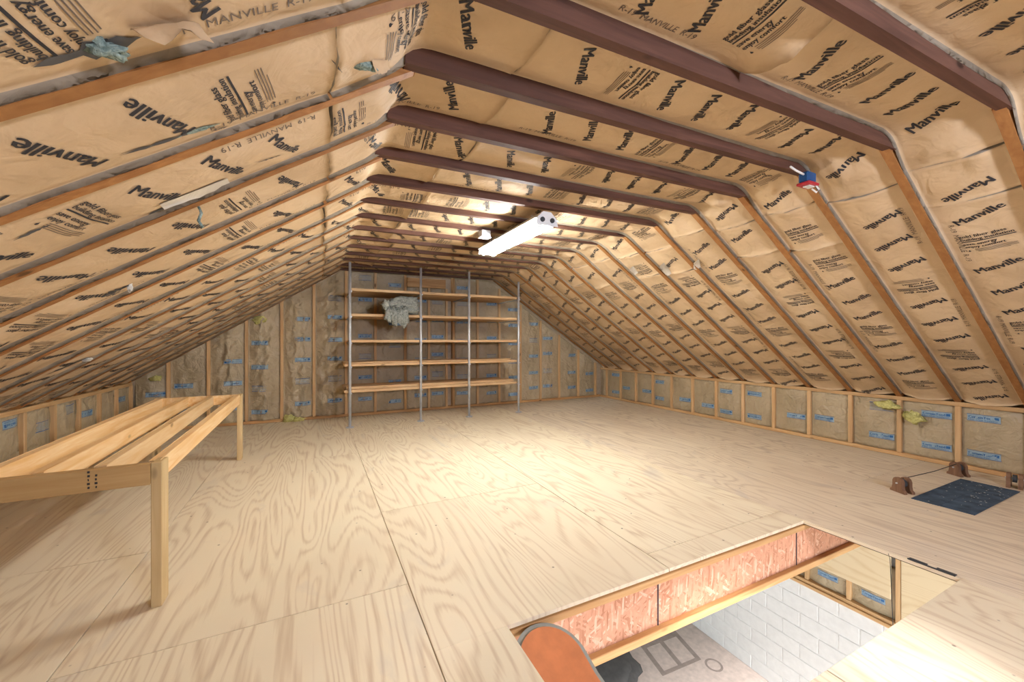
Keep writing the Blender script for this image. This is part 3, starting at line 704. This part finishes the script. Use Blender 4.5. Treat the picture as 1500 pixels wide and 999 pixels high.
# ------------------------------------------------------------------ floor pulleys, cable, shingle
def pulley(x, y, rz, label):
    t = empty('pulley_block', (x, y, 0)); t.rotation_euler = (0, 0, rz); bpy.context.view_layer.update(); tag(t, label, 'pulley', 'wooden pulleys on the floor')
    out = [(-0.055, 0.0), (0.055, 0.0), (0.055, 0.016), (0.042, 0.026), (0.036, 0.05), (0.036, 0.085), (0.027, 0.104), (0.012, 0.113), (-0.012, 0.113), (-0.027, 0.104), (-0.036, 0.085), (-0.036, 0.05), (-0.042, 0.026), (-0.055, 0.016)]
    M = Matrix.Translation((x, y, 0)) @ Matrix.Rotation(rz, 4, 'Z')
    for a, b2 in ((-0.042, -0.018), (0.018, 0.042)):
        bm = prism(bmesh.new(), out, 1, a, b2); bm.transform(M); obj('cheek', bm, 'pulley_wood', t)
    bm = tube(bmesh.new(), [(0, -0.012, 0.07), (0, 0.012, 0.07)], 0.030, 18); bm.transform(M); obj('wheel', bm, 'dark_socket', t)
    bm = tube(bmesh.new(), [(0, -0.05, 0.07), (0, 0.05, 0.07)], 0.006, 8); bm.transform(M); obj('axle', bm, 'galvanised', t)
pulley(4.02, 1.40, 1.15, 'brown wooden pulley block at the left end of the floor cable')
pulley(4.95, 1.36, 1.15, 'brown wooden pulley block by the knee wall behind the dark shingle')
pulley(4.94, 1.05, 0.15, 'brown wooden pulley block at the right corner of the dark shingle')
tag(obj('pulley_cable', tube(bmesh.new(), [(4.02, 1.40, 0.1025), (4.5, 1.37, 0.098), (4.95, 1.36, 0.1025)], 0.003, 6), 'black_cable'), 'thin dark cable stretched between two floor pulleys', 'cable')
t = empty('roof_shingle', (4.37, 1.16, 0)); tag(t, 'dark blue grey asphalt shingle lying flat on the floor', 'shingle')
box('headlap', 3.91, 4.83, 1.165, 1.315, 0.0005, 0.005, 'shingle', t, 0.001)
for i in range(3): box('tab', 3.91+i*0.307+0.003, 3.91+(i+1)*0.307-0.003, 1.0, 1.1645, 0.0005, 0.005, 'shingle', t, 0.001)
bm = bmesh.new()
for i in range(70):
    x = 3.93+0.88*R.random()**0.7; y = R.uniform(1.01, 1.30); s_ = R.uniform(0.002, 0.006)
    q = [bm.verts.new((x+s_*math.cos(a)*R.uniform(.6, 1.4), y+s_*math.sin(a), 0.0056)) for a in (0, 1.3, 2.5, 3.8, 5.1)]; bm.faces.new(q)
sp = obj('plaster_specks', bm, 'white_speck', t); sp['kind'] = 'stuff'

# ------------------------------------------------------------------ torn paper and exposed fibre
def path_at(X):                                       # path parameter of a given X
    if X < XA: return (X-XL)/(XA-XL)*L1
    if X < XB: return L1+X-XA
    return L1+L2+(X-XB)/(XR-XB)*L3
def on_paper(X, Y, lift=0.002):
    """point and inward normal on the batt paper at plan position X, Y"""
    sv = path_at(X)
    for s0, s1, y0, w, f in SURF:
        if s0 <= sv <= s1 and y0+ydrift(sv) <= Y <= y0+w+ydrift(sv):
            q, n = f(sv, Y-y0-ydrift(sv)); N = Vector((n.x, 0, n.y)); return q+N*lift, N
    p, n = path(sv); N = Vector((n.x, 0, n.y)); return Vector((p.x, Y, p.y))+N*(lift-0.03), N
def tuft(X, Y, size, m_, lift=0.008, amp=0.5):
    c, N = on_paper(X, Y, lift); return obj('exposed_fibre', blob(bmesh.new(), c, size, X*7+Y, 3, amp), m_, ceiling, True)
def tear(X, Y, L, w_, ang, curl=0.05, m_='kraft_back'):
    """a torn flap of paper curling away from the surface"""
    sv = path_at(X); V = []; F = []; n_ = 8; ca, sa = math.cos(ang), math.sin(ang); cx = abs(on_paper(X, Y)[1].z)
    for side in (0.003, 0.0045):
        for i in range(n_+1):
            for j in range(5):
                u = i/n_; v = j/4; l = L*(u-0.5); ww = w_*v*(1-0.45*abs(2*u-1))*(0.85+0.5*noise.noise(Vector((u*4, v*3, X*9))))
                q, N = on_paper(X+(l*ca-ww*sa)*cx, Y+l*sa+ww*ca, side)
                V.append(q+N*(curl*v*v*(1.2-0.4*u)+0.004*noise.noise(Vector((u*6, v*5, Y)))*v))
    m5 = (n_+1)*5
    for i in range(n_):
        for j in range(4):
            a = i*5+j; F += [(a, a+1, a+6, a+5), (m5+a, m5+a+5, m5+a+6, m5+a+1)]
    return obj('torn_flap', (V, [], F), m_, ceiling, True)
def slit(X0, Y0_, X1, Y1_, w_, m_='heap_and_rip_shade'):
    """ragged rip as a sliver laid on the paper, the dark behind it painted in"""
    n_ = 14; V = []; F = []
    for i in range(n_+1):
        t = i/n_; x = X0+(X1-X0)*t; y = Y0_+(Y1_-Y0_)*t; hw = w_*math.sin(math.pi*t)**0.7*(0.35+R.random())
        for sg in (-1, 1): V.append(on_paper(x, y+sg*hw/2+0.004*noise.noise(Vector((t*9, X0, Y0_))), 0.0027)[0])
    F = [(2*i, 2*i+1, 2*i+3, 2*i+2) for i in range(n_)]
    return obj('paper_rip', (V, [], F), m_, ceiling)
tuft(-0.375, 1.05, (0.042, 0.024, 0.014), 'fibre_teal', 0.003, 0.7); slit(-0.47, 1.065, -0.31, 1.05, 0.05); tear(-0.275, 1.04, 0.12, 0.07, math.pi+0.3, 0.05, 'kraft_ceiling')
tuft(0.14, 1.39, (0.045, 0.018, 0.012), 'fibre_teal', 0.004); tear(0.19, 1.38, 0.08, 0.03, 0.5, 0.03, 'kraft_ceiling'); slit(0.04, 1.30, 0.08, 1.40, 0.012)
slit(-0.477, 1.44, -0.293, 1.457, 0.018); slit(-0.36, 1.452, -0.25, 1.462, 0.022, 'fibre_teal'); slit(-0.28, 1.50, -0.24, 1.505, 0.012)
slit(-0.55, 1.925, -0.40, 1.93, 0.05); tear(-0.40, 1.85, 0.24, 0.075, 0.03, 0.012)
slit(-0.80, 1.713, -0.71, 1.703, 0.012); slit(-0.20, 1.80, -0.12, 1.83, 0.012)
slit(-0.93, 2.61, -0.82, 2.60, 0.06); tuft(-0.83, 2.61, (0.010, 0.012, 0.024), 'fibre_white', 0.012)
tuft(-1.44, 3.82, (0.025, 0.02, 0.018), 'fibre_white', 0.01); slit(-1.60, 3.75, -1.40, 3.80, 0.05)
tear(3.27, 2.60, 0.14, 0.06, 0.5, 0.04); tear(3.24, 2.95, 0.18, 0.07, 0.2, 0.04); tear(3.18, 3.35, 0.12, 0.05, 0.2, 0.04)
hs = on_paper(-0.42, 2.06, 0.002)[0]
obj('torn_strip', tube(bmesh.new(), [hs+Vector(d_) for d_ in ((0, -0.09, 0.02), (0, -0.06, 0.0), (0.01, -0.055, -0.03), (0.0, -0.05, -0.06), (0.012, -0.045, -0.085))], 0.006, 5), 'fibre_teal', ceiling, True)
# yellow fibre bulging from the wall batts
for c, sz, par in (((XR-0.03, 1.93, 0.50), (0.03, 0.08, 0.04), wall_right), ((XR-0.03, 1.73, 0.41), (0.03, 0.07, 0.05), wall_right),
                   ((-0.70, YB-0.02, 1.44), (0.07, 0.03, 0.04), wall_back), ((-0.34, YB-0.045, 0.04), (0.07, 0.035, 0.045), wall_back), ((-0.22, YB-0.05, 0.025), (0.08, 0.04, 0.028), wall_back), ((-1.80, YB-0.02, 0.68), (0.05, 0.02, 0.03), wall_back)):
    obj('exposed_fibre', blob(bmesh.new(), c, sz, c[1]*3+c[0], 3, 0.9, 7.0), 'fibre_yellow', par, True)
